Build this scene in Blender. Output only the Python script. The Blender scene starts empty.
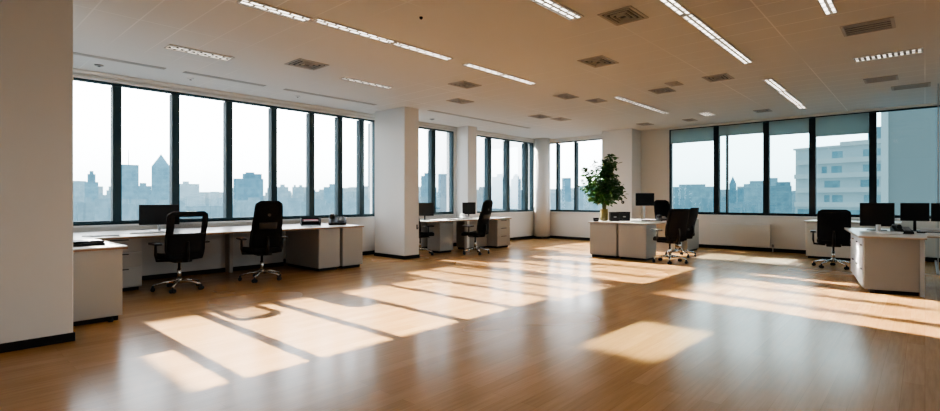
import bpy, bmesh, math, random
from mathutils import Vector, Matrix
PI = math.pi
R = math.radians
COL = bpy.context.scene.collection
random.seed(11)

# ------------------------------------------------------------------ camera
FPX, EYE, HZ = 502.0, 1.25, 199.0
YAW = math.atan2(455, 502)               # view direction, from +X towards +Y
cam = bpy.data.cameras.new('camera'); cam_o = bpy.data.objects.new('camera', cam); COL.objects.link(cam_o)
cam.sensor_fit = 'HORIZONTAL'; cam.sensor_width = 36.0
cam.lens = FPX / 940 * 36.0
cam.shift_y = -(205.5 - HZ) / 940
cam.clip_end = 5000
cam_o.location = (0, 0, EYE); cam_o.rotation_euler = (PI / 2, 0, YAW - PI / 2)
bpy.context.scene.camera = cam_o

# ------------------------------------------------------------------ materials
def new_mat(name):
    m = bpy.data.materials.new(name); m.use_nodes = True
    nt = m.node_tree; nt.nodes.clear()
    out = nt.nodes.new('ShaderNodeOutputMaterial')
    return m, nt, out
def N(nt, kind, **kw):
    n = nt.nodes.new(kind)
    for k, v in kw.items():
        if k.startswith('i_'): n.inputs[k[2:].replace('_', ' ')].default_value = v
        else: setattr(n, k, v)
    return n
def rgba(c): return (c[0], c[1], c[2], 1.0)
def principled(name, col, rough=0.5, metal=0.0, spec=0.5, noise=0.0, nscale=8.0, bump=0.0, bscale=200.0):
    m, nt, out = new_mat(name)
    b = N(nt, 'ShaderNodeBsdfPrincipled')
    b.inputs['Base Color'].default_value = rgba(col); b.inputs['Roughness'].default_value = rough
    b.inputs['Metallic'].default_value = metal; b.inputs['Specular IOR Level'].default_value = spec
    tc = N(nt, 'ShaderNodeTexCoord')
    if noise > 0:
        nz = N(nt, 'ShaderNodeTexNoise'); nz.inputs['Scale'].default_value = nscale; nz.inputs['Detail'].default_value = 4
        nt.links.new(tc.outputs['Object'], nz.inputs['Vector'])
        mx = N(nt, 'ShaderNodeMix', data_type='RGBA')
        mx.inputs[6].default_value = rgba([c * (1 - noise) for c in col]); mx.inputs[7].default_value = rgba([min(1, c * (1 + noise)) for c in col])
        nt.links.new(nz.outputs['Fac'], mx.inputs[0]); nt.links.new(mx.outputs[2], b.inputs['Base Color'])
    if bump > 0:
        nb = N(nt, 'ShaderNodeTexNoise'); nb.inputs['Scale'].default_value = bscale
        nt.links.new(tc.outputs['Object'], nb.inputs['Vector'])
        bp = N(nt, 'ShaderNodeBump'); bp.inputs['Strength'].default_value = bump
        nt.links.new(nb.outputs['Fac'], bp.inputs['Height']); nt.links.new(bp.outputs[0], b.inputs['Normal'])
    nt.links.new(b.outputs[0], out.inputs[0])
    return m

M = {}
M['wall'] = principled('wall_paint', (0.80, 0.775, 0.735), 0.7, noise=0.02, nscale=2, bump=0.03)
M['column'] = principled('column_paint', (0.82, 0.80, 0.77), 0.65, noise=0.02, nscale=2)
M['base'] = principled('black_skirting', (0.008, 0.007, 0.007), 0.6, spec=0.2, noise=0.1)
M['frame'] = principled('dark_window_frame', (0.026, 0.052, 0.064), 0.6, spec=0.2, noise=0.08, nscale=3)
M['frame_black'] = principled('black_window_frame', (0.010, 0.018, 0.024), 0.6, spec=0.2, noise=0.08, nscale=3)
M['laminate'] = principled('grey_laminate', (0.395, 0.39, 0.372), 0.42, noise=0.02, nscale=5)
M['laminate_light'] = principled('light_laminate', (0.70, 0.68, 0.645), 0.4, noise=0.02, nscale=5)
M['laminate_dark'] = principled('dark_laminate', (0.33, 0.305, 0.275), 0.5, noise=0.03, nscale=5)  # darker laminate for a leg, an end panel and one cabinet
M['top'] = principled('white_worktop', (0.80, 0.76, 0.71), 0.3, noise=0.015, nscale=9)
M['edge'] = principled('brown_edge_band', (0.30, 0.17, 0.10), 0.5, noise=0.1)
M['tan_edge'] = principled('tan_edge_band', (0.50, 0.40, 0.31), 0.45, noise=0.06)
M['black'] = principled('black_plastic', (0.007, 0.007, 0.008), 0.45, spec=0.3, noise=0.1)
M['fabric'] = principled('black_fabric', (0.012, 0.013, 0.0155), 0.9, spec=0.12, noise=0.25, nscale=60, bump=0.15, bscale=500)
M['lumbar'] = principled('charcoal_plastic', (0.022, 0.023, 0.025), 0.6, noise=0.05)
M['screen'] = principled('dark_screen', (0.006, 0.008, 0.010), 0.45, spec=0.2, noise=0.05)
M['chrome'] = principled('polished_aluminium', (0.62, 0.60, 0.57), 0.22, metal=1.0, noise=0.03)
M['silver'] = principled('silver_plastic', (0.50, 0.50, 0.50), 0.35, metal=0.5, noise=0.04)
M['white'] = principled('white_plastic', (0.82, 0.82, 0.81), 0.4, noise=0.02)
M['paper'] = principled('white_paper', (0.86, 0.86, 0.84), 0.8, noise=0.02)
M['grey_plastic'] = principled('grey_plastic', (0.32, 0.33, 0.34), 0.45, noise=0.04)
M['pink'] = principled('pink_folder', (0.55, 0.10, 0.16), 0.6, noise=0.08)
M['pot'] = principled('ochre_glazed_pot', (0.22, 0.18, 0.055), 0.35, noise=0.15, nscale=12)
M['bark'] = principled('green_brown_bark', (0.10, 0.11, 0.05), 0.8, noise=0.3, nscale=30)
M['soil'] = principled('dark_soil', (0.03, 0.02, 0.014), 0.95, noise=0.4, nscale=60)
M['alu_dark'] = principled('vent_metal', (0.47, 0.43, 0.385), 0.5, metal=0.2, noise=0.05)
M['vent_dark'] = principled('vent_recess', (0.03, 0.027, 0.025), 0.7, noise=0.1)
M['lamp_frame'] = principled('lamp_housing', (0.62, 0.58, 0.53), 0.4, noise=0.03)
M['slot'] = principled('slot_grille', (0.46, 0.43, 0.40), 0.55, noise=0.06)
M['radiator'] = principled('white_radiator_enamel', (0.80, 0.79, 0.765), 0.35, noise=0.015)

def floor_mat():
    m, nt, out = new_mat('maple_plank_floor')
    tc = N(nt, 'ShaderNodeTexCoord')
    br = N(nt, 'ShaderNodeTexBrick'); br.offset = 0.37; br.offset_frequency = 2; br.squash = 1.0
    br.inputs['Color1'].default_value = (0, 0, 0, 1); br.inputs['Color2'].default_value = (1, 1, 1, 1)
    br.inputs['Mortar'].default_value = (0.5, 0.5, 0.5, 1)
    br.inputs['Scale'].default_value = 1.0; br.inputs['Mortar Size'].default_value = 0.0012
    br.inputs['Brick Width'].default_value = 1.25; br.inputs['Row Height'].default_value = 0.115
    nt.links.new(tc.outputs['Object'], br.inputs['Vector'])
    # grain, stretched along the plank
    mp = N(nt, 'ShaderNodeMapping'); mp.inputs['Scale'].default_value = (1.6, 26, 1)
    nt.links.new(tc.outputs['Object'], mp.inputs['Vector'])
    nz = N(nt, 'ShaderNodeTexNoise'); nz.inputs['Scale'].default_value = 1.6; nz.inputs['Detail'].default_value = 6; nz.inputs['Roughness'].default_value = 0.6
    nt.links.new(mp.outputs[0], nz.inputs['Vector'])
    big = N(nt, 'ShaderNodeTexNoise'); big.inputs['Scale'].default_value = 0.5
    nt.links.new(tc.outputs['Object'], big.inputs['Vector'])
    r1 = N(nt, 'ShaderNodeMix', data_type='RGBA'); r1.inputs[6].default_value = (0.465, 0.255, 0.096, 1); r1.inputs[7].default_value = (0.56, 0.325, 0.133, 1)
    nt.links.new(br.outputs['Color'], r1.inputs[0])
    r2 = N(nt, 'ShaderNodeMix', data_type='RGBA', blend_type='MULTIPLY'); r2.inputs[0].default_value = 0.75
    cr = N(nt, 'ShaderNodeValToRGB'); cr.color_ramp.elements[0].position = 0.33; cr.color_ramp.elements[0].color = (0.86, 0.82, 0.77, 1)
    cr.color_ramp.elements[1].position = 0.66; cr.color_ramp.elements[1].color = (1.08, 1.07, 1.06, 1)
    nt.links.new(nz.outputs['Fac'], cr.inputs[0]); nt.links.new(r1.outputs[2], r2.inputs[6]); nt.links.new(cr.outputs[0], r2.inputs[7])
    r3 = N(nt, 'ShaderNodeMix', data_type='RGBA', blend_type='MULTIPLY')
    r3.inputs[7].default_value = (0.78, 0.72, 0.66, 1)
    nt.links.new(br.outputs['Fac'], r3.inputs[0]); nt.links.new(r2.outputs[2], r3.inputs[6])
    b = N(nt, 'ShaderNodeBsdfPrincipled')
    nt.links.new(r3.outputs[2], b.inputs['Base Color'])
    b.inputs['Specular IOR Level'].default_value = 0.30; b.inputs['Specular Tint'].default_value = (0.62, 0.83, 1.0, 1)
    mr = N(nt, 'ShaderNodeMapRange'); mr.inputs[1].default_value = 0.3; mr.inputs[2].default_value = 0.7; mr.inputs[3].default_value = 0.20; mr.inputs[4].default_value = 0.29
    nt.links.new(big.outputs['Fac'], mr.inputs[0]); nt.links.new(mr.outputs[0], b.inputs['Roughness'])
    bp = N(nt, 'ShaderNodeBump'); bp.inputs['Strength'].default_value = 0.012; bp.inputs['Distance'].default_value = 0.01
    nt.links.new(nz.outputs['Fac'], bp.inputs['Height']); nt.links.new(bp.outputs[0], b.inputs['Normal'])
    nt.links.new(b.outputs[0], out.inputs[0])
    return m
M['floor'] = floor_mat()

def ceiling_mat():
    m, nt, out = new_mat('ceiling_board')
    tc = N(nt, 'ShaderNodeTexCoord')
    br = N(nt, 'ShaderNodeTexBrick'); br.offset = 0.0
    br.inputs['Color1'].default_value = (0.765, 0.75, 0.725, 1); br.inputs['Color2'].default_value = (0.75, 0.735, 0.71, 1)
    br.inputs['Mortar'].default_value = (0.97, 0.95, 0.92, 1)
    br.inputs['Scale'].default_value = 1.0; br.inputs['Mortar Size'].default_value = 0.009; br.inputs['Mortar Smooth'].default_value = 0.5
    br.inputs['Brick Width'].default_value = 0.40; br.inputs['Row Height'].default_value = 1.24
    nt.links.new(tc.outputs['Object'], br.inputs['Vector'])
    nz = N(nt, 'ShaderNodeTexNoise'); nz.inputs['Scale'].default_value = 0.35; nz.inputs['Detail'].default_value = 1
    nt.links.new(tc.outputs['Object'], nz.inputs['Vector'])
    cr = N(nt, 'ShaderNodeValToRGB'); cr.color_ramp.elements[0].position = 0.42; cr.color_ramp.elements[1].position = 0.62
    nt.links.new(nz.outputs['Fac'], cr.inputs[0])
    mx = N(nt, 'ShaderNodeMix', data_type='RGBA'); mx.inputs[6].default_value = (0.758, 0.743, 0.718, 1)
    nt.links.new(cr.outputs[0], mx.inputs[0]); nt.links.new(br.outputs['Color'], mx.inputs[7])
    b = N(nt, 'ShaderNodeBsdfPrincipled'); b.inputs['Roughness'].default_value = 0.75
    nt.links.new(mx.outputs[2], b.inputs['Base Color']); nt.links.new(b.outputs[0], out.inputs[0])
    return m
M['ceiling'] = ceiling_mat()

def glass_mat(name, tint, refl=0.6, rough=0.0):
    m, nt, out = new_mat(name)
    t = N(nt, 'ShaderNodeBsdfTransparent'); g = N(nt, 'ShaderNodeBsdfGlossy')
    g.inputs['Roughness'].default_value = rough; g.inputs['Color'].default_value = (0.9, 0.95, 1, 1)
    tc = N(nt, 'ShaderNodeTexCoord'); nz = N(nt, 'ShaderNodeTexNoise'); nz.inputs['Scale'].default_value = 0.6
    nt.links.new(tc.outputs['Object'], nz.inputs['Vector'])
    mx = N(nt, 'ShaderNodeMix', data_type='RGBA'); mx.inputs[6].default_value = rgba([c * 0.985 for c in tint]); mx.inputs[7].default_value = rgba(tint)
    nt.links.new(nz.outputs['Fac'], mx.inputs[0]); nt.links.new(mx.outputs[2], t.inputs['Color'])
    fr = N(nt, 'ShaderNodeFresnel'); fr.inputs['IOR'].default_value = 1.45
    mu = N(nt, 'ShaderNodeMath', operation='MULTIPLY'); mu.inputs[1].default_value = refl
    nt.links.new(fr.outputs[0], mu.inputs[0])
    ms = N(nt, 'ShaderNodeMixShader')
    nt.links.new(mu.outputs[0], ms.inputs[0]); nt.links.new(t.outputs[0], ms.inputs[1]); nt.links.new(g.outputs[0], ms.inputs[2])
    nt.links.new(ms.outputs[0], out.inputs[0])
    return m
M['glass'] = glass_mat('clear_window_glass', (0.97, 0.985, 0.985))
M['glass_teal'] = glass_mat('teal_tinted_glass', (0.67, 0.775, 0.79), 0.8)
M['glass_partition'] = glass_mat('partition_glass', (0.86, 0.92, 0.91), 1.0)

def blind_mat():
    m, nt, out = new_mat('grey_green_roller_blind')
    d = N(nt, 'ShaderNodeBsdfDiffuse'); d.inputs['Color'].default_value = (0.46, 0.50, 0.49, 1)
    t = N(nt, 'ShaderNodeBsdfTranslucent'); t.inputs['Color'].default_value = (0.42, 0.49, 0.485, 1)
    tc = N(nt, 'ShaderNodeTexCoord'); w = N(nt, 'ShaderNodeTexNoise'); w.inputs['Scale'].default_value = 120
    nt.links.new(tc.outputs['Object'], w.inputs['Vector'])
    bp = N(nt, 'ShaderNodeBump'); bp.inputs['Strength'].default_value = 0.1; nt.links.new(w.outputs['Fac'], bp.inputs['Height']); nt.links.new(bp.outputs[0], d.inputs['Normal'])
    ms = N(nt, 'ShaderNodeMixShader'); ms.inputs[0].default_value = 0.6
    nt.links.new(d.outputs[0], ms.inputs[1]); nt.links.new(t.outputs[0], ms.inputs[2]); nt.links.new(ms.outputs[0], out.inputs[0])
    return m
M['blind'] = blind_mat()

def mesh_fabric(name, alpha):
    m, nt, out = new_mat(name)
    b = N(nt, 'ShaderNodeBsdfPrincipled'); b.inputs['Base Color'].default_value = (0.007, 0.008, 0.009, 1); b.inputs['Roughness'].default_value = 0.9; b.inputs['Specular IOR Level'].default_value = 0.1
    t = N(nt, 'ShaderNodeBsdfTransparent'); tc = N(nt, 'ShaderNodeTexCoord')
    nz = N(nt, 'ShaderNodeTexNoise'); nz.inputs['Scale'].default_value = 90
    nt.links.new(tc.outputs['Object'], nz.inputs['Vector'])
    mr = N(nt, 'ShaderNodeMapRange'); mr.inputs[3].default_value = alpha - 0.1; mr.inputs[4].default_value = alpha + 0.1
    nt.links.new(nz.outputs['Fac'], mr.inputs[0])
    ms = N(nt, 'ShaderNodeMixShader'); nt.links.new(mr.outputs[0], ms.inputs[0])
    nt.links.new(t.outputs[0], ms.inputs[1]); nt.links.new(b.outputs[0], ms.inputs[2]); nt.links.new(ms.outputs[0], out.inputs[0])
    return m
M['mesh'] = mesh_fabric('sheer_black_mesh', 0.27)
M['mesh_dense'] = mesh_fabric('dense_black_mesh', 0.985)

def lamp_mat():
    m, nt, out = new_mat('lit_louvre')
    tc = N(nt, 'ShaderNodeTexCoord')
    br = N(nt, 'ShaderNodeTexBrick'); br.offset = 0.5
    br.inputs['Color1'].default_value = (1, 1, 1, 1); br.inputs['Color2'].default_value = (0.45, 0.43, 0.40, 1); br.inputs['Mortar'].default_value = (0.05, 0.045, 0.04, 1)
    br.inputs['Scale'].default_value = 1.0; br.inputs['Mortar Size'].default_value = 0.015
    br.inputs['Brick Width'].default_value = 0.14; br.inputs['Row Height'].default_value = 0.058
    nt.links.new(tc.outputs['Object'], br.inputs['Vector'])
    e = N(nt, 'ShaderNodeEmission'); e.inputs['Strength'].default_value = LAMP
    mx = N(nt, 'ShaderNodeMix', data_type='RGBA', blend_type='MULTIPLY'); mx.inputs[0].default_value = 1; mx.inputs[7].default_value = (1.0, 0.93, 0.83, 1)
    nt.links.new(br.outputs['Color'], mx.inputs[6]); nt.links.new(mx.outputs[2], e.inputs['Color']); nt.links.new(e.outputs[0], out.inputs[0])
    return m
LAMP = 5.0
M['lamp'] = lamp_mat()
LAMP = 1.9
M['lamp_dim'] = lamp_mat(); M['lamp_dim'].name = 'dim_louvre'

def leaf_mat():
    m, nt, out = new_mat('ficus_leaf')
    g = N(nt, 'ShaderNodeNewGeometry')
    cr = N(nt, 'ShaderNodeValToRGB')
    cr.color_ramp.elements[0].color = (0.008, 0.035, 0.010, 1); cr.color_ramp.elements[1].color = (0.05, 0.14, 0.045, 1)
    nt.links.new(g.outputs['Random Per Island'], cr.inputs[0])
    b = N(nt, 'ShaderNodeBsdfPrincipled'); b.inputs['Roughness'].default_value = 0.35
    nt.links.new(cr.outputs[0], b.inputs['Base Color'])
    t = N(nt, 'ShaderNodeBsdfTranslucent'); t.inputs['Color'].default_value = (0.05, 0.13, 0.03, 1)
    ms = N(nt, 'ShaderNodeMixShader'); ms.inputs[0].default_value = 0.22
    nt.links.new(b.outputs[0], ms.inputs[1]); nt.links.new(t.outputs[0], ms.inputs[2]); nt.links.new(ms.outputs[0], out.inputs[0])
    return m
M['leaf'] = leaf_mat()

def city_mat(name, col, win=None, wscale=(4.0, 3.4), strength=0.88, vary=0.9):
    """hazy facade: the air's own glow over a weak facade pattern"""
    m, nt, out = new_mat(name)
    tc = N(nt, 'ShaderNodeTexCoord')
    e = N(nt, 'ShaderNodeEmission'); e.inputs['Strength'].default_value = strength
    sx = N(nt, 'ShaderNodeSeparateXYZ'); nt.links.new(tc.outputs['Object'], sx.inputs[0])
    ad = N(nt, 'ShaderNodeMath', operation='ADD'); nt.links.new(sx.outputs[0], ad.inputs[0]); nt.links.new(sx.outputs[1], ad.inputs[1])
    cx = N(nt, 'ShaderNodeCombineXYZ'); nt.links.new(ad.outputs[0], cx.inputs[0]); nt.links.new(sx.outputs[2], cx.inputs[1])
    br = N(nt, 'ShaderNodeTexBrick'); br.offset = 0.0
    br.inputs['Scale'].default_value = 1.0; br.inputs['Brick Width'].default_value = wscale[0]; br.inputs['Row Height'].default_value = wscale[1]
    br.inputs['Mortar Size'].default_value = 0.6; br.inputs['Mortar'].default_value = rgba(col)
    w = win or [c * 0.92 for c in col]
    br.inputs['Color1'].default_value = rgba(w); br.inputs['Color2'].default_value = rgba([(a + b) / 2 for a, b in zip(w, col)])
    nt.links.new(cx.outputs[0], br.inputs['Vector'])
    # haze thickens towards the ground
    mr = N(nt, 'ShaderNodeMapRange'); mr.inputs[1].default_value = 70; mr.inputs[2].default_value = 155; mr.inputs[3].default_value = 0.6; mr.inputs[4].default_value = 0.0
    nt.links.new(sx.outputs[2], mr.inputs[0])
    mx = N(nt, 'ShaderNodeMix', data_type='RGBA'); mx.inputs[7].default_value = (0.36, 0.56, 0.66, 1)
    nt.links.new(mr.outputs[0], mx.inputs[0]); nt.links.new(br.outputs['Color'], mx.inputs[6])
    nz = N(nt, 'ShaderNodeTexNoise'); nz.inputs['Scale'].default_value = 0.22; nz.inputs['Detail'].default_value = 5
    nt.links.new(tc.outputs['Object'], nz.inputs['Vector'])
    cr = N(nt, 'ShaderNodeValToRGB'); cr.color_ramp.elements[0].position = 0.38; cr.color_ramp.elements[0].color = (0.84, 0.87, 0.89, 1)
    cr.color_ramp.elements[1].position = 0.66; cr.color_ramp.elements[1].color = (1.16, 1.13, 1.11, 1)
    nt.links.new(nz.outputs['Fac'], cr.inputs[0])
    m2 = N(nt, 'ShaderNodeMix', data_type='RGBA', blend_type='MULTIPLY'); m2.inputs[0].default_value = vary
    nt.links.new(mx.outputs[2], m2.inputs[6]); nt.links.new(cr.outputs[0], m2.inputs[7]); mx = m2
    nt.links.new(mx.outputs[2], e.inputs['Color'])
    d = N(nt, 'ShaderNodeBsdfDiffuse'); nt.links.new(mx.outputs[2], d.inputs['Color'])
    ms = N(nt, 'ShaderNodeMixShader'); ms.inputs[0].default_value = 0.12
    nt.links.new(e.outputs[0], ms.inputs[1]); nt.links.new(d.outputs[0], ms.inputs[2])
    nt.links.new(ms.outputs[0], out.inputs[0])
    return m
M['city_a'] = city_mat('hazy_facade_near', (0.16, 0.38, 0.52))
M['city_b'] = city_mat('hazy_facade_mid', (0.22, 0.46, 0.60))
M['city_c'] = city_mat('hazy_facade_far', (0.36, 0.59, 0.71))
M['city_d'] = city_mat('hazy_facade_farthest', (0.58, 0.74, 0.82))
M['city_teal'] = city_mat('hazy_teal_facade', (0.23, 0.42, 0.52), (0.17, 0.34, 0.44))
M['city_white'] = city_mat('pale_facade', (0.62, 0.78, 0.83), (0.54, 0.71, 0.78), (40, 30), vary=0.3)
M['city_band'] = city_mat('teal_window_band', (0.27, 0.50, 0.60), (0.20, 0.42, 0.53), (2.2, 9))
M['city_roof'] = city_mat('pale_roof_slab', (0.70, 0.84, 0.88), None, (60, 60), vary=0.2)
M['city_slab'] = city_mat('grey_teal_facade', (0.31, 0.355, 0.36), (0.305, 0.35, 0.355), (60, 60), vary=0.0)
M['ground'] = city_mat('hazy_ground', (0.42, 0.56, 0.63), (0.36, 0.50, 0.57), (26, 19))

# ------------------------------------------------------------------ mesh helpers
class MB:
    def __init__(s): s.bm = bmesh.new()
    def _add(s, tmp, mat=None):
        if mat is not None: bmesh.ops.transform(tmp, matrix=mat, verts=tmp.verts)
        me = bpy.data.meshes.new('tmp'); tmp.to_mesh(me); tmp.free()
        s.bm.from_mesh(me); bpy.data.meshes.remove(me)
        return s
    def box(s, x0, x1, y0, y1, z0, z1, bev=0.0, mat=None, seg=1):
        t = bmesh.new(); bmesh.ops.create_cube(t, size=1.0)
        for v in t.verts:
            v.co = Vector(((x0 + x1) / 2 + v.co.x * (x1 - x0), (y0 + y1) / 2 + v.co.y * (y1 - y0), (z0 + z1) / 2 + v.co.z * (z1 - z0)))
        if bev > 0: bmesh.ops.bevel(t, geom=t.edges[:], offset=bev, segments=seg, affect='EDGES', profile=0.5)
        return s._add(t, mat)
    def tube(s, pts, rad, n=8, caps=True):
        """sweep circles along a polyline; rad is a number or a list"""
        pts = [Vector(p) for p in pts]
        rs = rad if isinstance(rad, (list, tuple)) else [rad] * len(pts)
        t = bmesh.new(); rings = []
        prev = None
        for i, p in enumerate(pts):
            a = pts[max(i - 1, 0)]; b = pts[min(i + 1, len(pts) - 1)]
            d = (b - a).normalized()
            if prev is None:
                u = d.orthogonal().normalized()
            else:
                u = prev - d * prev.dot(d)
                u = u.normalized() if u.length > 1e-6 else d.orthogonal().normalized()
            prev = u; w = d.cross(u)
            rings.append([t.verts.new(p + (u * math.cos(2 * PI * k / n) + w * math.sin(2 * PI * k / n)) * rs[i]) for k in range(n)])
        for i in range(len(rings) - 1):
            for k in range(n):
                f = t.faces.new((rings[i][k], rings[i][(k + 1) % n], rings[i + 1][(k + 1) % n], rings[i + 1][k])); f.smooth = True
        if caps:
            t.faces.new(rings[0][::-1]); t.faces.new(rings[-1])
        return s._add(t)
    def lathe(s, prof, n=16, c=(0, 0, 0), axis='Z'):
        t = bmesh.new(); rings = []
        for r, z in prof:
            rings.append([t.verts.new((r * math.cos(2 * PI * k / n), r * math.sin(2 * PI * k / n), z)) for k in range(n)])
        for i in range(len(rings) - 1):
            for k in range(n):
                f = t.faces.new((rings[i][k], rings[i][(k + 1) % n], rings[i + 1][(k + 1) % n], rings[i + 1][k])); f.smooth = True
        t.faces.new(rings[0][::-1]); t.faces.new(rings[-1])
        m = Matrix.Translation(Vector(c))
        if axis == 'X': m = m @ Matrix.Rotation(PI / 2, 4, 'Y')
        if axis == 'Y': m = m @ Matrix.Rotation(PI / 2, 4, 'X')
        return s._add(t, m)
    def prism(s, pts, z0, z1, mat=None, bev=0.0):
        t = bmesh.new()
        a = [t.verts.new((p[0], p[1], z0)) for p in pts]; b = [t.verts.new((p[0], p[1], z1)) for p in pts]
        n = len(pts)
        t.faces.new(a[::-1]); t.faces.new(b)
        for k in range(n): t.faces.new((a[k], a[(k + 1) % n], b[(k + 1) % n], b[k]))
        bmesh.ops.recalc_face_normals(t, faces=t.faces[:])
        if bev > 0: bmesh.ops.bevel(t, geom=t.edges[:], offset=bev, segments=1, affect='EDGES')
        return s._add(t, mat)
    def shell(s, fn, nu, nv, th, smooth=True):
        """closed slab over a grid: fn(u, v) -> (point, normal)"""
        t = bmesh.new(); A = []; B = []
        for i in range(nu + 1):
            ra, rb = [], []
            for j in range(nv + 1):
                p, n = fn(i / nu, j / nv); p = Vector(p); n = Vector(n).normalized()
                ra.append(t.verts.new(p + n * th / 2)); rb.append(t.verts.new(p - n * th / 2))
            A.append(ra); B.append(rb)
        for i in range(nu):
            for j in range(nv):
                f = t.faces.new((A[i][j], A[i + 1][j], A[i + 1][j + 1], A[i][j + 1])); f.smooth = smooth
                f = t.faces.new((B[i][j], B[i][j + 1], B[i + 1][j + 1], B[i + 1][j])); f.smooth = smooth
        for i in range(nu):
            for j in (0, nv): t.faces.new((A[i][j], A[i + 1][j], B[i + 1][j], B[i][j]))
        for j in range(nv):
            for i in (0, nu): t.faces.new((A[i][j], A[i][j + 1], B[i][j + 1], B[i][j]))
        bmesh.ops.recalc_face_normals(t, faces=t.faces[:])
        return s._add(t)
    def build(s, name, mat, parent=None, loc=None, rz=0.0, label=None):
        me = bpy.data.meshes.new(name); s.bm.to_mesh(me); s.bm.free(); me.materials.append(mat)
        o = bpy.data.objects.new(name, me); COL.objects.link(o)
        if parent is not None: o.parent = parent
        if loc is not None: o.location = loc
        if rz: o.rotation_euler = (0, 0, rz)
        if label: o['label'] = label
        return o

def thing(name, label, cat, loc=(0, 0, 0), rz=0.0, group=None):
    o = bpy.data.objects.new(name, None); COL.objects.link(o)
    o.empty_display_size = 0.1
    o.location = loc; o.rotation_euler = (0, 0, rz)
    o['label'] = label; o['category'] = cat
    if group: o['group'] = group
    return o
def tag(o, label, cat, group=None):
    o['label'] = label; o['category'] = cat
    if group: o['group'] = group
    return o
def struct(o): o['kind'] = 'structure'; return o
def copy_tree(o, parent=None):
    c = o.copy(); COL.objects.link(c)
    if parent is not None: c.parent = parent
    for ch in list(o.children): copy_tree(ch, c)
    return c

# ------------------------------------------------------------------ the room
CEIL = 3.16
XR, YL = 13.6, 9.25                      # window walls: right wall x = XR, left wall y = YL
XB, YB = -4.0, -6.0
T = 0.28                                  # wall thickness
HEAD_L, SILL = 3.04, 0.855
HEAD_R = 3.11

b = MB(); b.box(XB - T, XR + T, YB - T, YL + T, -0.2, 0.0); struct(b.build('floor', M['floor']))
b = MB(); b.box(XB - T, XR + T, YB - T, YL + T, CEIL, CEIL + 0.25); struct(b.build('ceiling', M['ceiling']))

# left window wall, with its openings
openL = [(-3.2, 7.06), (7.10, 9.58), (10.05, 13.25)]
b = MB()
b.box(XB - T, XR + T, YL, YL + T, 0, SILL); b.box(XB - T, XR + T, YL, YL + T, HEAD_L, CEIL)
xs = [XB - T] + [v for p in openL for v in p] + [XR + T]
for k in range(0, len(xs), 2): b.box(xs[k], xs[k + 1], YL, YL + T, SILL, HEAD_L)
struct(b.build('wall_left', M['wall']))
openR = [(-2.3, 5.10), (6.95, 9.05)]
b = MB()
b.box(XR, XR + T, YB - T, YL, 0, SILL); b.box(XR, XR + T, YB - T, YL, HEAD_R, CEIL)
ys = [YB - T] + [v for p in openR for v in p] + [YL]
for k in range(0, len(ys), 2): b.box(XR, XR + T, ys[k], ys[k + 1], SILL, HEAD_R)
b.box(XR, XR + T, 6.95, 9.05, HEAD_L, HEAD_R)
struct(b.build('wall_right', M['wall']))
b = MB(); b.box(XB - T, XB, YB, YL, 0, CEIL); struct(b.build('wall_back', M['wall']))
open_fill = [(-0.6, 1.9), (7.8, 10.4)]  # added openings behind the camera, fill light for pillar and cabinet fronts
b = MB(); b.box(XB, XR, YB - T, YB, 0, SILL); b.box(XB, XR, YB - T, YB, HEAD_L, CEIL)
for a0, a1 in ((XB, -0.6), (1.9, 7.8), (10.4, XR)): b.box(a0, a1, YB - T, YB, SILL, HEAD_L)
struct(b.build('wall_near', M['wall']))

b = MB(); b.box(XB, 13.2, YL - 0.015, YL, 0, 0.085, 0.003); struct(b.build('baseboard_left', M['base']))
b = MB(); b.box(XR - 0.015, XR, 6.78, 9.0, 0, 0.085, 0.003); b.box(XR - 0.015, XR, YB, 5.87, 0, 0.085, 0.003); struct(b.build('baseboard_right', M['base']))
# moulding above the left windows, where wall meets ceiling
b = MB(); b.box(XB, 13.2, YL - 0.05, YL, CEIL - 0.055, CEIL, 0.01); b.box(XB, 13.2, YL - 0.03, YL, HEAD_L, HEAD_L + 0.035, 0.006)
struct(b.build('trim_1', M['wall']))
# sill boards
b = MB()
for a0, a1 in openL: b.box(a0, a1, YL - 0.035, YL + 0.06, SILL - 0.03, SILL, 0.004)
struct(b.build('trim_2', M['white']))
b = MB()
for a0, a1 in openR: b.box(XR - 0.035, XR + 0.06, a0, a1, SILL - 0.03, SILL, 0.004)
struct(b.build('trim_3', M['white']))

# columns (black foot strip as a child)
def column(x0, x1, y0, y1, base=True):
    b = MB(); b.box(x0, x1, y0, y1, 0, CEIL, 0.006)
    o = struct(b.build('column', M['column']))
    if base:
        f = MB(); f.box(x0 - 0.012, x1 + 0.012, y0 - 0.012, min(y1 + 0.012, YL), 0, 0.075, 0.003); f.build('baseboard', M['base'], o)
    return o
column(6.77, 7.17, 7.96, 8.97)
column(9.65, 10.01, 8.82, 9.25)
column(13.02, 13.6, 5.88, 6.77)
column(-1.6, 0.93, 5.56, 6.08)
b = MB(); b.lathe([(0.25, 0), (0.25, CEIL)], 32, (13.36, 9.02, 0)); o = struct(b.build('column', M['column']))
b = MB(); b.lathe([(0.262, 0), (0.262, 0.075)], 32, (13.36, 9.02, 0)); b.build('baseboard', M['base'], o)

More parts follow.
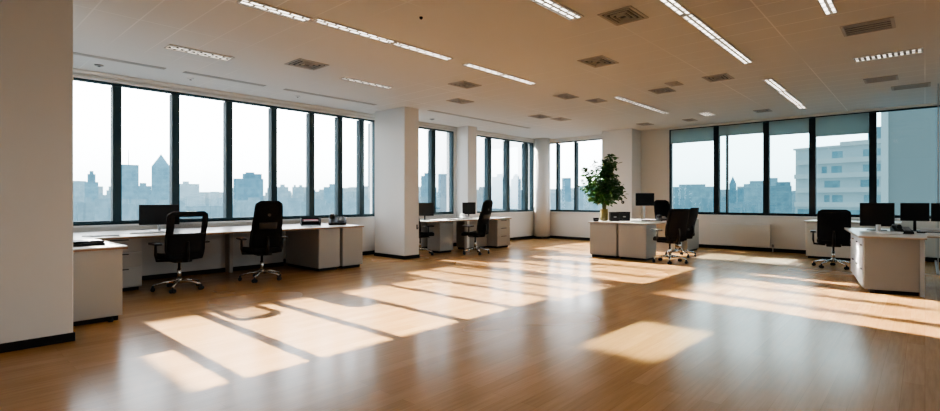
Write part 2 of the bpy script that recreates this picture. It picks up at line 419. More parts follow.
# windows -----------------------------------------------------------
def window(n, axis, a0, a1, z0, z1, mulls, wallpos, glass, fmat, fw=0.04, mw=0.115, depth=0.13, thin=()):
    """frame, mullions and panes; axis 'x' lies in a wall of constant y, 'y' in a wall of constant x"""
    root = bpy.data.objects.new('window_%d' % n, None); COL.objects.link(root); struct(root)
    p0 = wallpos + 0.02; p1 = p0 + depth
    root.location = ((a0 + a1) / 2, wallpos, z0) if axis == 'x' else (wallpos, (a0 + a1) / 2, z0)
    ox, oy, oz = root.location
    def bx(b, u0, u1, q0, q1, v0, v1, bev=0.0):
        if axis == 'x': b.box(u0 - ox, u1 - ox, q0 - oy, q1 - oy, v0 - oz, v1 - oz, bev)
        else: b.box(q0 - ox, q1 - ox, u0 - oy, u1 - oy, v0 - oz, v1 - oz, bev)
    b = MB()
    bx(b, a0, a1, p0, p1, z0, z0 + fw + 0.02, 0.004); bx(b, a0, a1, p0, p1, z1 - fw * 0.6, z1, 0.004)
    bx(b, a0, a0 + fw, p0, p1, z0, z1, 0.004); bx(b, a1 - fw, a1, p0, p1, z0, z1, 0.004)
    b.build('window_frame', fmat, root)
    for m in mulls:
        w = 0.035 if m in thin else mw
        b = MB(); bx(b, m - w / 2, m + w / 2, p0 - (0 if m in thin else 0.015), p1, z0 + fw, z1 - fw, 0.004); b.build('mullion', fmat, root)
    edges = [a0] + sorted(mulls) + [a1]
    for k in range(len(edges) - 1):
        b = MB(); bx(b, edges[k], edges[k + 1], p0 + 0.06, p0 + 0.068, z0 + 0.03, z1 - 0.02); b.build('pane', glass, root)
    return root
window(1, 'x', -3.2, 7.06, SILL, HEAD_L, [-2.5, -1.72, -0.94, -0.16, 0.62, 1.49, 2.09, 2.91, 3.78, 4.62, 5.42, 6.09, 6.65], YL, M['glass'], M['frame'])
window(2, 'x', 7.10, 9.58, SILL, HEAD_L, [7.9, 8.84], YL, M['glass'], M['frame'], mw=0.15)
window(3, 'x', 10.05, 13.25, SILL, HEAD_L, [11.06, 11.93, 12.87], YL, M['glass'], M['frame'], mw=0.16)
window(4, 'y', 6.95, 9.05, SILL, HEAD_L, [7.97, 8.62], XR, M['glass'], M['frame'], mw=0.085)
window(5, 'y', -2.3, 5.10, SILL, HEAD_R, [3.92, 3.68, 2.81, 1.89, 0.82, -1.2], XR, M['glass_teal'], M['frame_black'], mw=0.125, thin=(3.68,))

window(6, 'x', -0.6, 1.9, SILL, HEAD_L, [0.65], YB - 0.2, M['glass'], M['frame'])  # unseen window, added to light the foreground pillar
window(7, 'x', 7.8, 10.4, SILL, HEAD_L, [9.1], YB - 0.2, M['glass'], M['frame'])  # second unseen window, added for fill light

# roller blinds in the right-hand windows
def blind(y0, y1, drop, label):
    t = thing('roller_blind', label, 'blind', (XR + 0.012, (y0 + y1) / 2, HEAD_R - 0.024), 0, 'roller blinds in the right-hand windows')
    h = (y1 - y0) / 2
    b = MB(); b.box(-0.002, 0.002, -h, h, -drop, 0.0); b.build('blind_fabric', M['blind'], t)
    b = MB(); b.box(-0.008, 0.008, -h, h, -drop - 0.018, -drop, 0.003); b.build('bottom_bar', M['grey_plastic'], t)
for (y0, y1, dr, lb) in [(3.983, 5.06, 0.34, 'short grey-green roller blind in the first pane beside the white wall'),
                     (2.873, 3.857, 0.24, 'grey-green roller blind above the pane with the thin pointed tower'),
                     (1.953, 2.747, 0.32, 'grey-green roller blind in the pane with the blue tower block'),
                     (0.883, 1.827, 0.42, 'longest grey-green roller blind, in the pane behind the lone office chair')]:
    blind(y0, y1, dr, lb)

# clear glass partition beside the right desk
t = thing('glass_partition', 'frameless clear glass partition standing end-on beside the right window wall', 'glass partition', (12.25, -0.16, 0))
b = MB(); b.box(-1.0, 1.33, -0.006, 0.006, 0.03, CEIL - 0.02); b.build('pane', M['glass_partition'], t)
b = MB(); b.box(-1.0, 1.33, -0.02, 0.02, 0.0, 0.04, 0.003); b.build('floor_channel', M['silver'], t)
b = MB(); b.box(-1.015, -1.0, -0.008, 0.008, 0.03, CEIL - 0.02); b.build('edge_strip', M['silver'], t)

# radiator under the right windows
t = thing('radiator', 'flat white panel radiator on the wall under the right windows', 'radiator', (XR - 0.018, 3.36, 0.1))
b = MB(); b.box(-0.10, -0.03, -0.66, 0.66, 0.0, 0.53, 0.012, seg=2); b.build('panel', M['radiator'], t)
b = MB(); b.box(-0.105, -0.025, -0.67, 0.67, 0.53, 0.55, 0.004); b.build('top_grille', M['white'], t)
for s in (-0.5, 0.5):
    b = MB(); b.box(-0.03, 0.0, s - 0.03, s + 0.03, 0.06, 0.48); b.build('bracket', M['grey_plastic'], t)
b = MB(); b.tube([(-0.06, -0.62, 0.02), (-0.06, -0.71, 0.02), (-0.06, -0.71, -0.098)], 0.012, 8); b.build('pipe', M['white'], t)
b = MB(); b.lathe([(0.018, 0), (0.022, 0.01), (0.022, 0.05), (0.015, 0.06)], 12, (-0.06, -0.71, 0.02)); b.build('valve', M['grey_plastic'], t)

# thermostat on the corner pier
t = thing('thermostat', 'small dark round thermostat on the white pier behind the plant', 'thermostat', (13.02, 6.14, 1.16))
b = MB(); b.lathe([(0.045, 0), (0.045, 0.012), (0.036, 0.026)], 20, axis='Y')
o = b.build('housing', M['black'], t); o.rotation_euler = (0, 0, -PI / 2)
b = MB(); b.lathe([(0.02, 0.026), (0.018, 0.034)], 16, axis='Y')
o = b.build('dial', M['grey_plastic'], t); o.rotation_euler = (0, 0, -PI / 2)

# ------------------------------------------------------------------ ceiling fittings
def ceiling_light(xc, yc, lx, ly, label, lit=True, group='recessed ceiling lights'):
    t = thing('ceiling_light', label, 'ceiling light', (xc, yc, CEIL), 0, group)
    b = MB(); w = 0.012; z0, z1 = -0.012, 0.0
    b.box(-lx / 2, lx / 2, -ly / 2, -ly / 2 + w, z0, z1); b.box(-lx / 2, lx / 2, ly / 2 - w, ly / 2, z0, z1)
    b.box(-lx / 2, -lx / 2 + w, -ly / 2 + w, ly / 2 - w, z0, z1); b.box(lx / 2 - w, lx / 2, -ly / 2 + w, ly / 2 - w, z0, z1)
    b.build('frame', M['lamp_frame'], t)
    b = MB(); b.box(-lx / 2 + w, lx / 2 - w, -ly / 2 + w, ly / 2 - w, -0.006, 0.0)
    b.build('louvre', M['lamp'] if lit else M['lamp_dim'], t)
def span(x0, x1, yc, w, label, lit=True): ceiling_light((x0 + x1) / 2, yc, x1 - x0, w, label, lit)
span(2.08, 2.81, 4.87, 0.17, 'lit louvred ceiling strip starting the long row in front of the left columns')
span(2.84, 3.89, 4.80, 0.13, 'lit louvred ceiling strip, second of the long row of five')
span(3.92, 4.88, 4.80, 0.13, 'lit louvred ceiling strip, middle one of the long row of five')
span(5.20, 6.01, 4.80, 0.13, 'lit louvred ceiling strip just past the gap in the long row of five')
span(6.03, 6.85, 4.80, 0.13, 'lit louvred ceiling strip ending the long row, nearest the plant')
span(2.10, 2.88, 7.00, 0.22, 'wide pale louvred ceiling light closest to the left windows', False)
span(4.50, 5.47, 6.80, 0.16, 'dim louvred ceiling light in front of the square white column', False)
span(3.10, 4.68, 2.72, 0.17, 'long lit ceiling strip cut by the top of the picture, beside a square vent')
span(4.30, 5.33, 1.83, 0.12, 'bright ceiling strip starting the row towards the right windows')
span(5.35, 6.39, 1.83, 0.12, 'bright ceiling strip, second of the row towards the right windows')
span(6.41, 7.82, 1.83, 0.12, 'long bright ceiling strip before the gap in the row towards the right windows')
span(9.09, 10.28, 1.86, 0.15, 'bright ceiling strip just past the gap, towards the right windows')
span(10.30, 12.02, 1.88, 0.15, 'long bright ceiling strip near the head of the right windows')
span(12.05, 12.50, 1.90, 0.15, 'shortest bright ceiling strip, nearest the right windows')
span(5.10, 6.31, 0.71, 0.11, 'bright ceiling strip cut by the top of the picture near the right end')
span(8.76, 11.22, 4.27, 0.13, 'long dim ceiling strip above the island desk', False)
ceiling_light(8.64, 0.37, 0.26, 0.72, 'crosswise louvred ceiling light above the right desk', False)
ceiling_light(11.9, 3.62, 0.5, 0.22, 'small pale ceiling light in front of the first right pane', False)

def vent(xc, yc, lx, ly, label, style='square'):
    t = thing('ceiling_vent', label, 'air vent', (xc, yc, CEIL), 0, 'ceiling air vents')
    b = MB(); b.box(-lx / 2 + 0.01, lx / 2 - 0.01, -ly / 2 + 0.01, ly / 2 - 0.01, -0.003, 0.0); b.build('recess', M['vent_dark'], t)
    b = MB()
    def ring(hx, hy, w, z0, z1):
        b.box(-hx, hx, -hy, -hy + w, z0, z1); b.box(-hx, hx, hy - w, hy, z0, z1)
        b.box(-hx, -hx + w, -hy + w, hy - w, z0, z1); b.box(hx - w, hx, -hy + w, hy - w, z0, z1)
    if style == 'square':
        for k, fr in enumerate((1.0, 0.76, 0.52, 0.28)):
            ring(lx / 2 * fr, ly / 2 * fr, 0.03 if k == 0 else 0.014, -0.010 - 0.004 * k, 0.0)
    else:
        ring(lx / 2, ly / 2, 0.03, -0.014, 0.0)
        n = 4
        for k in range(n):
            x = -lx / 2 + lx * (k + 1) / (n + 1)
            b.box(x - 0.016, x + 0.016, -ly / 2 + 0.03, ly / 2 - 0.03, -0.012, 0.0)
    b.build('grille', M['alu_dark'], t)
for v in [(4.95, 2.33, 0.44, 0.36, 'square ceiling vent closest to the camera, at the top of the picture'),
          (6.36, 3.36, 0.50, 0.37, 'square ceiling vent midway between the two main light rows'),
          (8.47, 2.41, 0.44, 0.36, 'square ceiling vent beside the gap in the right light row'),
          (8.82, 3.43, 0.40, 0.34, 'square ceiling vent beyond the dim strip above the island desk'),
          (8.43, 3.08, 0.30, 0.20, 'smaller vent paired close beside a square vent, near the dim strip'),
          (3.72, 6.49, 0.46, 0.42, 'square ceiling vent near the left windows, before the square column'),
          (6.15, 5.69, 0.46, 0.34, 'square ceiling vent just behind the end of the long light row'),
          (7.12, 6.71, 0.46, 0.32, 'flat square vent on the ceiling above the square white column'),
          (9.70, 6.60, 0.50, 0.34, 'ceiling vent over the corner desks, left of its close pair'),
          (10.35, 6.45, 0.46, 0.32, 'ceiling vent over the corner desks, right of its close pair'),
          (8.12, 4.95, 0.44, 0.30, 'ceiling vent past the end of the long light row'),
          (8.86, 4.72, 0.36, 0.28, 'small ceiling vent before the dim strip over the plant'),
          (12.47, 5.28, 0.40, 0.30, 'ceiling vent in front of the white pier near the plant'),
          (12.30, 2.60, 0.36, 0.30, 'ceiling vent above the pane with the thin pointed tower'),
          (12.56, 4.21, 0.40, 0.24, 'ceiling vent above the desk monitor by the white pier')]:
    vent(*v)
for v in [(7.08, 0.47, 0.42, 0.46, 'large rectangular slatted ceiling vent above the right desk'),
          (10.31, 0.52, 0.36, 0.42, 'slatted ceiling vent beyond the crosswise light'),
          (11.30, 0.18, 0.36, 0.50, 'farthest slatted ceiling vent by the last right pane')]:
    vent(*v, style='slats')
def slot_diffuser(x0, x1, y, label):
    t = thing('slot_diffuser', label, 'air slot', ((x0 + x1) / 2, y, CEIL), 0, 'slot diffusers along the left windows')
    h = (x1 - x0) / 2
    b = MB(); b.box(-h, h, -0.055, -0.028, -0.006, 0); b.box(-h, h, -0.014, 0.014, -0.006, 0); b.box(-h, h, 0.028, 0.055, -0.006, 0)
    b.build('frame', M['slot'], t)
    b = MB(); b.box(-h, h, -0.032, 0.032, -0.002, 0); b.build('recess', M['vent_dark'], t)
slot_diffuser(1.0, 2.45, 8.25, 'slot diffuser in the ceiling edge above the first left panes')
slot_diffuser(2.70, 3.95, 8.25, 'slot diffuser in the ceiling edge above the two left chairs')
slot_diffuser(4.30, 6.25, 8.25, 'slot diffuser in the ceiling edge running up to the square column')
slot_diffuser(7.40, 11.1, 7.90, 'longest slot diffuser, in the ceiling past the square column')
def detector(x, y, r, label, mat):
    t = thing('smoke_detector', label, 'smoke detector', (x, y, CEIL))
    b = MB(); b.lathe([(r * 0.7, -0.02), (r, -0.012), (r, 0)], 20); b.build('housing', mat, t)
    b = MB(); b.lathe([(r * 0.3, -0.026), (r * 0.35, -0.019)], 12); b.build('sensor', M['black'], t)
detector(3.56, 3.92, 0.018, 'tiny black smoke detector alone in the middle of the ceiling', M['black'])
detector(1.75, 8.72, 0.055, 'grey smoke detector between the left windows and the slot diffuser', M['grey_plastic'])
detector(8.27, 8.72, 0.06, 'grey smoke detector right of the square column near the windows', M['grey_plastic'])
detector(2.92, 8.62, 0.05, 'white smoke detector beside the first slot diffusers', M['white'])
detector(4.75, 8.62, 0.05, 'white smoke detector beside the slot diffuser before the column', M['white'])

# ------------------------------------------------------------------ cabinets and desks
DT = 0.765                                # worktop height
TH = 0.03
CT = DT - TH - 0.003                      # cabinet height, just clear of the worktop
def cabinet(label, x0, x1, y0, y1, front, kind='plain', mat='laminate', ztop=CT, group=None, name='cabinet', plinth=0.05, handles=True, feet=()):
    """front is '-y' or '-x'; kind: plain, door, drawers, door_right.. fronts are children with handles"""
    cx, cy = (x0 + x1) / 2, (y0 + y1) / 2
    t = thing(name, label, 'cabinet', (cx, cy, 0), 0, group)
    hx, hy = (x1 - x0) / 2, (y1 - y0) / 2
    b = MB(); b.box(-hx, hx, -hy, hy, plinth, ztop, 0.003); b.build('carcass', M[mat], t)
    b = MB(); b.box(-hx + 0.03, hx - 0.03, -hy + 0.03, hy - 0.03, 0.0, plinth); b.build('plinth', M['base'], t)
    th = 0.018
    def front_panel(u0, u1, v0, v1, nm, m):
        b = MB()
        if front == '-y': b.box(u0, u1, -hy - th, -hy, v0, v1, 0.002)
        else: b.box(-hx - th, -hx, u0, u1, v0, v1, 0.002)
        return b.build(nm, m, t)
    W = hx if front == '-y' else hy
    def handle(par, u, v, ln, horiz=True):
        b = MB()
        if horiz:
            if front == '-y': b.box(u - ln / 2, u + ln / 2, -hy - th - 0.012, -hy - th, v - 0.006, v + 0.006, 0.002)
            else: b.box(-hx - th - 0.012, -hx - th, u - ln / 2, u + ln / 2, v - 0.006, v + 0.006, 0.002)
        else:
            if front == '-y': b.box(u - 0.006, u + 0.006, -hy - th - 0.02, -hy - th, v - ln / 2, v + ln / 2, 0.002)
            else: b.box(-hx - th - 0.02, -hx - th, u - 0.006, u + 0.006, v - ln / 2, v + ln / 2, 0.002)
        b.build('handle', M['black'] if kind == 'drawers' else M['grey_plastic'], par)
    if kind == 'drawers':
        zs = [plinth + 0.01, plinth + 0.01 + (ztop - plinth) * 0.40, plinth + 0.01 + (ztop - plinth) * 0.70, ztop]
        for k in range(3):
            p = front_panel(-W + 0.004, W - 0.004, zs[k], zs[k + 1] - 0.012, 'drawer', M[mat])
            if handles: handle(p, 0, zs[k + 1] - 0.035, W * 0.8)
    elif kind == 'door':
        p = front_panel(-W + 0.004, W - 0.004, plinth + 0.006, ztop - 0.006, 'door', M[mat])
    elif kind == 'doors':
        p = front_panel(-W + 0.004, -0.003, plinth + 0.006, ztop - 0.006, 'door', M[mat])
        p = front_panel(0.003, W - 0.004, plinth + 0.006, ztop - 0.006, 'door', M[mat])
    for fx, fy in feet:
        b = MB(); b.lathe([(0.022, 0), (0.025, 0.01), (0.018, 0.05)], 12, (fx - cx, fy - cy, 0)); b.build('foot', M['black'], t)
    return t
def worktop(label, pts, edge='edge', name='worktop', group=None, cat='worktop', z=DT):
    cx = sum(p[0] for p in pts) / len(pts); cy = sum(p[1] for p in pts) / len(pts)
    t = thing(name, label, cat, (cx, cy, 0), 0, group)
    lp = [(p[0] - cx, p[1] - cy) for p in pts]
    b = MB(); b.prism(lp, z - 0.012, z, bev=0.002); b.build('top', M['top'], t)
    b = MB(); b.prism([(x * 0.999, y * 0.999) for x, y in lp], z - TH, z - 0.012); b.build('edge_band', M[edge], t)
    return t, cx, cy
def panel(t, cx, cy, x0, x1, y0, y1, z0, z1, nm, m, bev=0.002):
    b = MB(); b.box(x0 - cx, x1 - cx, y0 - cy, y1 - cy, z0, z1, bev); return b.build(nm, M[m], t)

# --- long worktop along the left windows
t, cx, cy = worktop('long white worktop running under the left windows', [(-0.4, 7.66), (5.55, 7.66), (5.55, 9.12), (-0.4, 9.12)])
panel(t, cx, cy, -0.4, 4.62, 8.90, 8.925, 0.07, DT - TH, 'modesty_panel', 'laminate')
panel(t, cx, cy, -0.4, 4.62, 8.895, 8.93, 0.0, 0.07, 'baseboard', 'base')
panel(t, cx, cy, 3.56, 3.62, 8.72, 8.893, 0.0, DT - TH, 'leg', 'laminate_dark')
cabinet('grey drawer pedestal under the long worktop, behind the near-left desk', 1.56, 2.09, 8.00, 8.60, '-y', 'drawers')
cabinet('grey end cabinet under the long worktop, the one nearer the chairs', 4.64, 5.06, 7.72, 8.86, '-y', 'door')
cabinet('grey end cabinet closing the long worktop, beside the square column', 5.10, 5.53, 7.70, 8.86, '-y', 'door')
# --- short return desk in the left foreground
t, cx, cy = worktop('short white worktop jutting out behind the big foreground pillar', [(0.35, 6.12), (1.475, 6.12), (1.475, 7.65), (0.35, 7.65)])
cabinet('grey foreground cabinet under the short worktop behind the big pillar', 0.40, 1.435, 6.16, 6.85, '-y', 'doors', feet=[(1.33, 6.14)])
# --- desk in the corner past the square column
t, cx, cy = worktop('white worktop past the square column, below the corner windows', [(7.50, 7.98), (10.42, 7.98), (10.42, 8.80), (7.50, 8.80)])
panel(t, cx, cy, 8.74, 8.83, 8.02, 8.10, 0.0, DT - TH, 'leg', 'white')
panel(t, cx, cy, 7.95, 9.04, 8.76, 8.78, 0.12, DT - TH, 'modesty_panel', 'laminate')
cabinet('grey drawer pedestal at the right end of the corner desk', 9.86, 10.38, 8.02, 8.70, '-y', 'drawers')
cabinet('grey low cabinet with a dark slot, beside the white leg of the corner desk', 8.06, 8.50, 8.25, 8.66, '-y', 'door', ztop=0.70)
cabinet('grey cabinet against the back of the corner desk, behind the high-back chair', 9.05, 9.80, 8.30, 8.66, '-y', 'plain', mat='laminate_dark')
# --- island desk with the plant
t, cx, cy = worktop('pale worktop of the island desk carrying the tall green plant', [(9.80, 4.08), (11.86, 4.08), (11.86, 5.42), (9.80, 5.42)], edge='tan_edge')
panel(t, cx, cy, 11.80, 11.84, 4.3, 5.3, 0.0, DT - TH, 'end_panel', 'laminate')
cabinet('grey cabinet at the outer end of the island desk, below the plant', 9.85, 10.50, 4.78, 5.40, '-x', 'door', feet=[(9.83, 5.32)])
cabinet('grey cabinet of the island desk next to the black mesh chairs', 9.85, 10.34, 4.14, 4.74, '-x', 'door')
cabinet('grey side cabinet behind the two chairs at the island desk', 12.04, 12.86, 4.10, 4.28, '-y', 'plain', ztop=0.76)
# --- low cabinet under the right windows
t, cx, cy = worktop('small grey-white worktop against the wall under the right windows', [(12.62, 0.35), (13.56, 0.35), (13.56, 1.90), (12.62, 1.90)], edge='tan_edge', z=0.79)
cabinet('pale cabinet under the right windows, behind the lone office chair', 12.66, 13.55, 0.4, 1.87, '-x', 'door', mat='laminate_light', ztop=0.755)
# --- right desk
t, cx, cy = worktop('pale right-hand worktop carrying the three black monitors', [(8.42, 0.66), (10.62, 1.02), (10.62, 0.02), (10.25, -0.02), (10.25, -2.6), (9.0, -2.6), (9.0, -0.02), (8.50, -0.02)], edge='tan_edge')
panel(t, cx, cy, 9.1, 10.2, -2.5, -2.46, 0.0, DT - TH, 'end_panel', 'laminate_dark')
c = thing('cabinet', 'big grey desk cabinet with white doors, right foreground', 'cabinet', (9.4, 0.35, 0))
fp = [(8.50, 0.60), (10.45, 0.90), (10.45, 0.05), (8.64, 0.05)]
b = MB(); b.prism([(x - 9.4, y - 0.35) for x, y in fp], 0.05, CT, bev=0.003); b.build('carcass', M['laminate'], c)
b = MB(); b.prism([((x - 9.4) * 0.96, (y - 0.38) * 0.88) for x, y in fp], 0.0, 0.05); b.build('plinth', M['base'], c)
b = MB(); b.prism([(8.62 - 9.4, 0.05 - 0.35), (8.60 - 9.4, 0.0 - 0.35), (9.2 - 9.4, 0.0 - 0.35), (9.2 - 9.4, 0.05 - 0.35)], 0.0, CT, bev=0.002); b.build('end_panel', M['laminate'], c)
d = Vector((10.45 - 8.50, 0.30, 0)); ln = d.length; ang = math.atan2(d.y, d.x)
for k in range(3):
    b = MB(); u0 = 0.02 + k * (ln - 0.03) / 3; u1 = u0 + (ln - 0.03) / 3 - 0.012
    b.box(u0, u1, 0.0, 0.018, 0.065, DT - TH - 0.01, 0.002)
    dr = b.build('door', M['white'], c, (8.50 - 9.4, 0.60 - 0.35, 0), ang, 'white door')
    b = MB(); b.box(u0 + 0.05, u0 + 0.17, 0.018, 0.035, 0.62, 0.635, 0.002); b.box(u0 + 0.05, u0 + 0.17, 0.018, 0.035, 0.30, 0.315, 0.002); b.build('handle', M['black'], dr)
for px, py in ((8.56, 0.52), (8.70, 0.12)):
    b = MB(); b.lathe([(0.025, 0), (0.028, 0.012), (0.02, 0.05)], 12, (px - 9.4, py - 0.35, 0)); b.build('foot', M['black'], c)

# ------------------------------------------------------------------ office chairs
def rounded(u, v, w0, w1, h, z0, r=0.05):
    """rounded-rectangle outline point on a back: u across 0..1, v up 0..1"""
    z = v * h
    w = w0 + (w1 - w0) * v
    e = 1.0
    dz = min(z, h - z)
    if dz < r: e = 1 - (r - math.sqrt(max(0, r * r - (r - dz) ** 2))) / (w / 2)
    return (u - 0.5) * w * e, z0 + z
def make_chair(label, style='mesh', top=1.08, tilt=0.12):
    t = thing('office_chair', label, 'chair', (0, 0, 0), 0, 'black office chairs')
    # five-star foot with casters
    b = MB()
    for k in range(5):
        a = PI / 2 + 2 * PI * k / 5
        c_, s_ = math.cos(a), math.sin(a)
        b.tube([(0.03 * c_, 0.03 * s_, 0.125), (0.16 * c_, 0.16 * s_, 0.115), (0.31 * c_, 0.31 * s_, 0.08)], [0.026, 0.021, 0.013], 8)
    b.lathe([(0.045, 0.09), (0.045, 0.15), (0.03, 0.165)], 16)
    b.build('star_base', M['chrome'], t, label='polished metal five-star base')
    for k in range(5):
        a = PI / 2 + 2 * PI * k / 5
        b = MB(); cx_, cy_ = 0.31 * math.cos(a), 0.31 * math.sin(a)
        for s in (-1, 1):
            b.lathe([(0.020, -0.010), (0.028, -0.008), (0.028, 0.008), (0.020, 0.010)], 14, (cx_ + s * 0.016 * -math.sin(a), cy_ + s * 0.016 * math.cos(a), 0.028), 'Y')
        b.box(cx_ - 0.012, cx_ + 0.012, cy_ - 0.012, cy_ + 0.012, 0.03, 0.078, 0.003)
        b.build('caster', M['black'], t)
    b = MB(); b.lathe([(0.026, 0.15), (0.026, 0.29), (0.017, 0.292), (0.017, 0.40)], 14); b.build('gas_column', M['chrome'], t)
    b = MB(); b.box(-0.11, 0.11, -0.15, 0.12, 0.385, 0.43, 0.012, seg=2)
    b.tube([(0.08, 0.05, 0.40), (0.25, 0.06, 0.40)], 0.007, 6); b.build('tilt_mechanism', M['black'], t)
    # seat: waterfall front, rounded corners
    def sf(u, v):
        x = (u - 0.5) * 0.50; y = -0.23 + v * 0.47
        ex = 1 - 0.20 * max(0, abs(v - 0.5) * 2 - 0.6) / 0.4 * 0.6
        z = 0.465 + 0.018 * (abs(u - 0.5) * 2) ** 2 - 0.035 * max(0, (v - 0.75) / 0.25) ** 2
        return (x * ex, y, z), (0, 0, 1)
    b = MB(); b.shell(sf, 12, 12, 0.065); s = b.build('seat', M['fabric'], t)
    bm_ = s.modifiers.new('bevel', 'BEVEL'); bm_.width = 0.018; bm_.segments = 3; bm_.limit_method = 'ANGLE'; bm_.angle_limit = R(50)
    # back
    z0 = 0.50; h = top - z0
    w0, w1 = (0.48, 0.50) if style == 'mesh' else (0.47, 0.37)
    if style == 'slim': w0, w1 = 0.46, 0.46
    def ypos(x, z):
        v = (z - z0) / h
        return -0.245 - tilt * v + 0.10 * (2 * x / 0.5) ** 2 * 0.55 - 0.05 * math.sin(PI * min(1, v * 1.5)) * -1 * 0.5
    def bf(u0, u1, v0, v1):
        def f(u, v):
            x, z = rounded(u0 + (u1 - u0) * u, v0 + (v1 - v0) * v, w0, w1, h, z0, 0.06)
            return (x, ypos(x, z), z), (0, 1, 0.12)
        return f
    # rim
    ring = []
    n = 14
    for k in range(n + 1): ring.append((k / n, 0.0))
    for k in range(1, 19): ring.append((1.0, k / 18))
    for k in range(1, n + 1): ring.append((1 - k / n, 1.0))
    for k in range(1, 18): ring.append((0.0, 1 - k / 18))
    pts = []
    for u, v in ring:
        x, z = rounded(u, v, w0, w1, h, z0, 0.06); pts.append((x, ypos(x, z), z))
    pts.append(pts[0])
    b = MB(); b.tube(pts, 0.016, 8); rim = b.build('back_frame', M['fabric'], t)
    if style == 'mesh':
        b = MB(); b.shell(bf(0.03, 0.97, 0.02, 0.49), 10, 8, 0.022); b.build('backrest', M['fabric'], t)
        b = MB(); b.shell(bf(0.13, 0.87, 0.49, 0.91), 10, 8, 0.004); b.build('back_mesh', M['mesh'], t, label='see-through black mesh upper back')
        b = MB(); b.shell(bf(0.02, 0.14, 0.48, 0.98), 3, 8, 0.022); b.shell(bf(0.86, 0.98, 0.48, 0.98), 3, 8, 0.022); b.shell(bf(0.12, 0.88, 0.90, 0.985), 10, 3, 0.022)
        b.build('back_rim', M['fabric'], t)
        b = MB(); b.shell(bf(0.02, 0.98, 0.47, 0.505), 10, 2, 0.026); b.build('crossbar', M['black'], t)
    else:
        b = MB(); b.shell(bf(0.03, 0.97, 0.02, 0.98), 10, 16, 0.02); b.build('backrest', M['mesh_dense'] if style == 'high' else M['fabric'], t)
        if style == 'high':
            b = MB(); b.shell(lambda u, v: ((( u - 0.5) * 0.26, ypos((u - 0.5) * 0.26, z0 + h * (0.42 + 0.14 * v)) - 0.022, z0 + h * (0.42 + 0.14 * v)), (0, 1, 0.12)), 6, 4, 0.012)
            b.build('lumbar_support', M['lumbar'], t)
            b = MB(); b.lathe([(0.024, -0.006), (0.024, 0.006)], 16, (0, ypos(0, z0 + h * 0.72) - 0.018, z0 + h * 0.72), 'Y'); b.build('knob', M['lumbar'], t)
    b = MB()
    b.tube([(0, -0.10, 0.41), (0, -0.24, 0.42), (0, ypos(0, 0.55) - 0.03, 0.55), (0, ypos(0, 0.68) - 0.028, 0.68)], [0.03, 0.03, 0.026, 0.016], 10)
    b.build('back_support', M['black'], t)
    for s in (-1, 1):
        b = MB(); b.tube([(s * 0.12, -0.02, 0.415), (s * 0.29, -0.02, 0.425), (s * 0.305, -0.03, 0.50), (s * 0.305, -0.03, 0.64)], [0.018, 0.018, 0.018, 0.015], 8)
        a = b.build('armrest', M['black'], t)
        b = MB(); b.box(s * 0.305 - 0.045, s * 0.305 + 0.045, -0.15, 0.11, 0.635, 0.665, 0.012, seg=2); b.build('arm_pad', M['black'], a)
    return t
def put(o, x, y, rz, label=None):
    o.location = (x, y, 0); o.rotation_euler = (0, 0, rz)
    if label: o['label'] = label
    return o
chA = make_chair('black office chair with a see-through mesh back, nearest the foreground pillar', 'mesh', 1.07, 0.10)
put(chA, 2.44, 7.63, R(4))
chB = make_chair('tall black office chair with an opaque tapering back at the long worktop', 'high', 1.21, 0.14)
put(chB, 3.60, 7.62, R(-8))
put(copy_tree(chB), 8.56, 7.60, R(8), 'tall black office chair turned sideways beside the white leg of the corner desk')
chC = make_chair('black office chair half hidden behind the square white column', 'slim', 1.05, 0.10)
put(chC, 7.60, 8.40, R(-90))
put(copy_tree(chC), 9.96, 3.72, R(-34), 'front black office chair pulled up to the island desk')
put(copy_tree(chC), 11.20, 3.96, R(-4), 'black office chair seen from the side, right of the island desk')
d_ = put(copy_tree(chB), 12.50, 4.70, R(140), 'black office chair at the far side of the island desk, only its back showing')
put(copy_tree(chC), 11.25, 1.24, R(-82), 'black office chair by itself below the right windows')
put(copy_tree(chC), 10.72, -0.52, R(95), 'black office chair tucked in behind the right-hand worktop at the picture edge')

# ------------------------------------------------------------------ monitors
def monitor(label, x, y, rz, w=0.54, h=0.32, z0=0.14, z=DT, stand='silver'):
    """the screen faces local -Y"""
    t = thing('monitor', label, 'monitor', (x, y, z), rz, 'black desk monitors')
    b = MB(); b.box(-w / 2, w / 2, -0.012, 0.022, z0, z0 + h, 0.006); b.box(-w / 4, w / 4, 0.02, 0.045, z0 + 0.06, z0 + h - 0.06, 0.01); b.build('housing', M['black'], t)
    b = MB(); b.box(-w / 2 + 0.012, w / 2 - 0.012, -0.0145, -0.0118, z0 + 0.018, z0 + h - 0.012); b.build('screen', M['screen'], t)
    b = MB(); b.tube([(0, 0.05, 0.008), (0, 0.05, z0 + h * 0.5)], 0.019, 10); b.box(-0.025, 0.025, 0.03, 0.05, z0 + 0.10, z0 + 0.18); b.build('stand', M[stand], t)
    b = MB(); b.prism([(min(0.13, w * 0.3) * math.cos(a) , 0.035 + 0.09 * math.sin(a)) for a in [2 * PI * k / 20 for k in range(20)]], 0.0, 0.012, bev=0.003); b.build('foot', M[stand], t)
    return t
monitor('black monitor on the long worktop left of the mesh chair', 2.45, 8.50, R(-14), 0.52, 0.30, 0.10)
monitor('monitor on the corner desk showing beside the square column', 7.84, 8.50, R(-38), 0.40, 0.30, 0.10, stand='black')
monitor('monitor on the corner desk behind the tall sideways chair', 9.34, 8.50, R(-38), 0.34, 0.30, 0.10, stand='black')
monitor('black monitor on a thin silver stand on the island desk', 11.30, 4.79, R(-50), 0.42, 0.29, 0.33)
monitor('largest black monitor, on the near end of the right-hand worktop', 9.95, 0.55, R(-88), 0.42, 0.36, 0.065, stand='black')
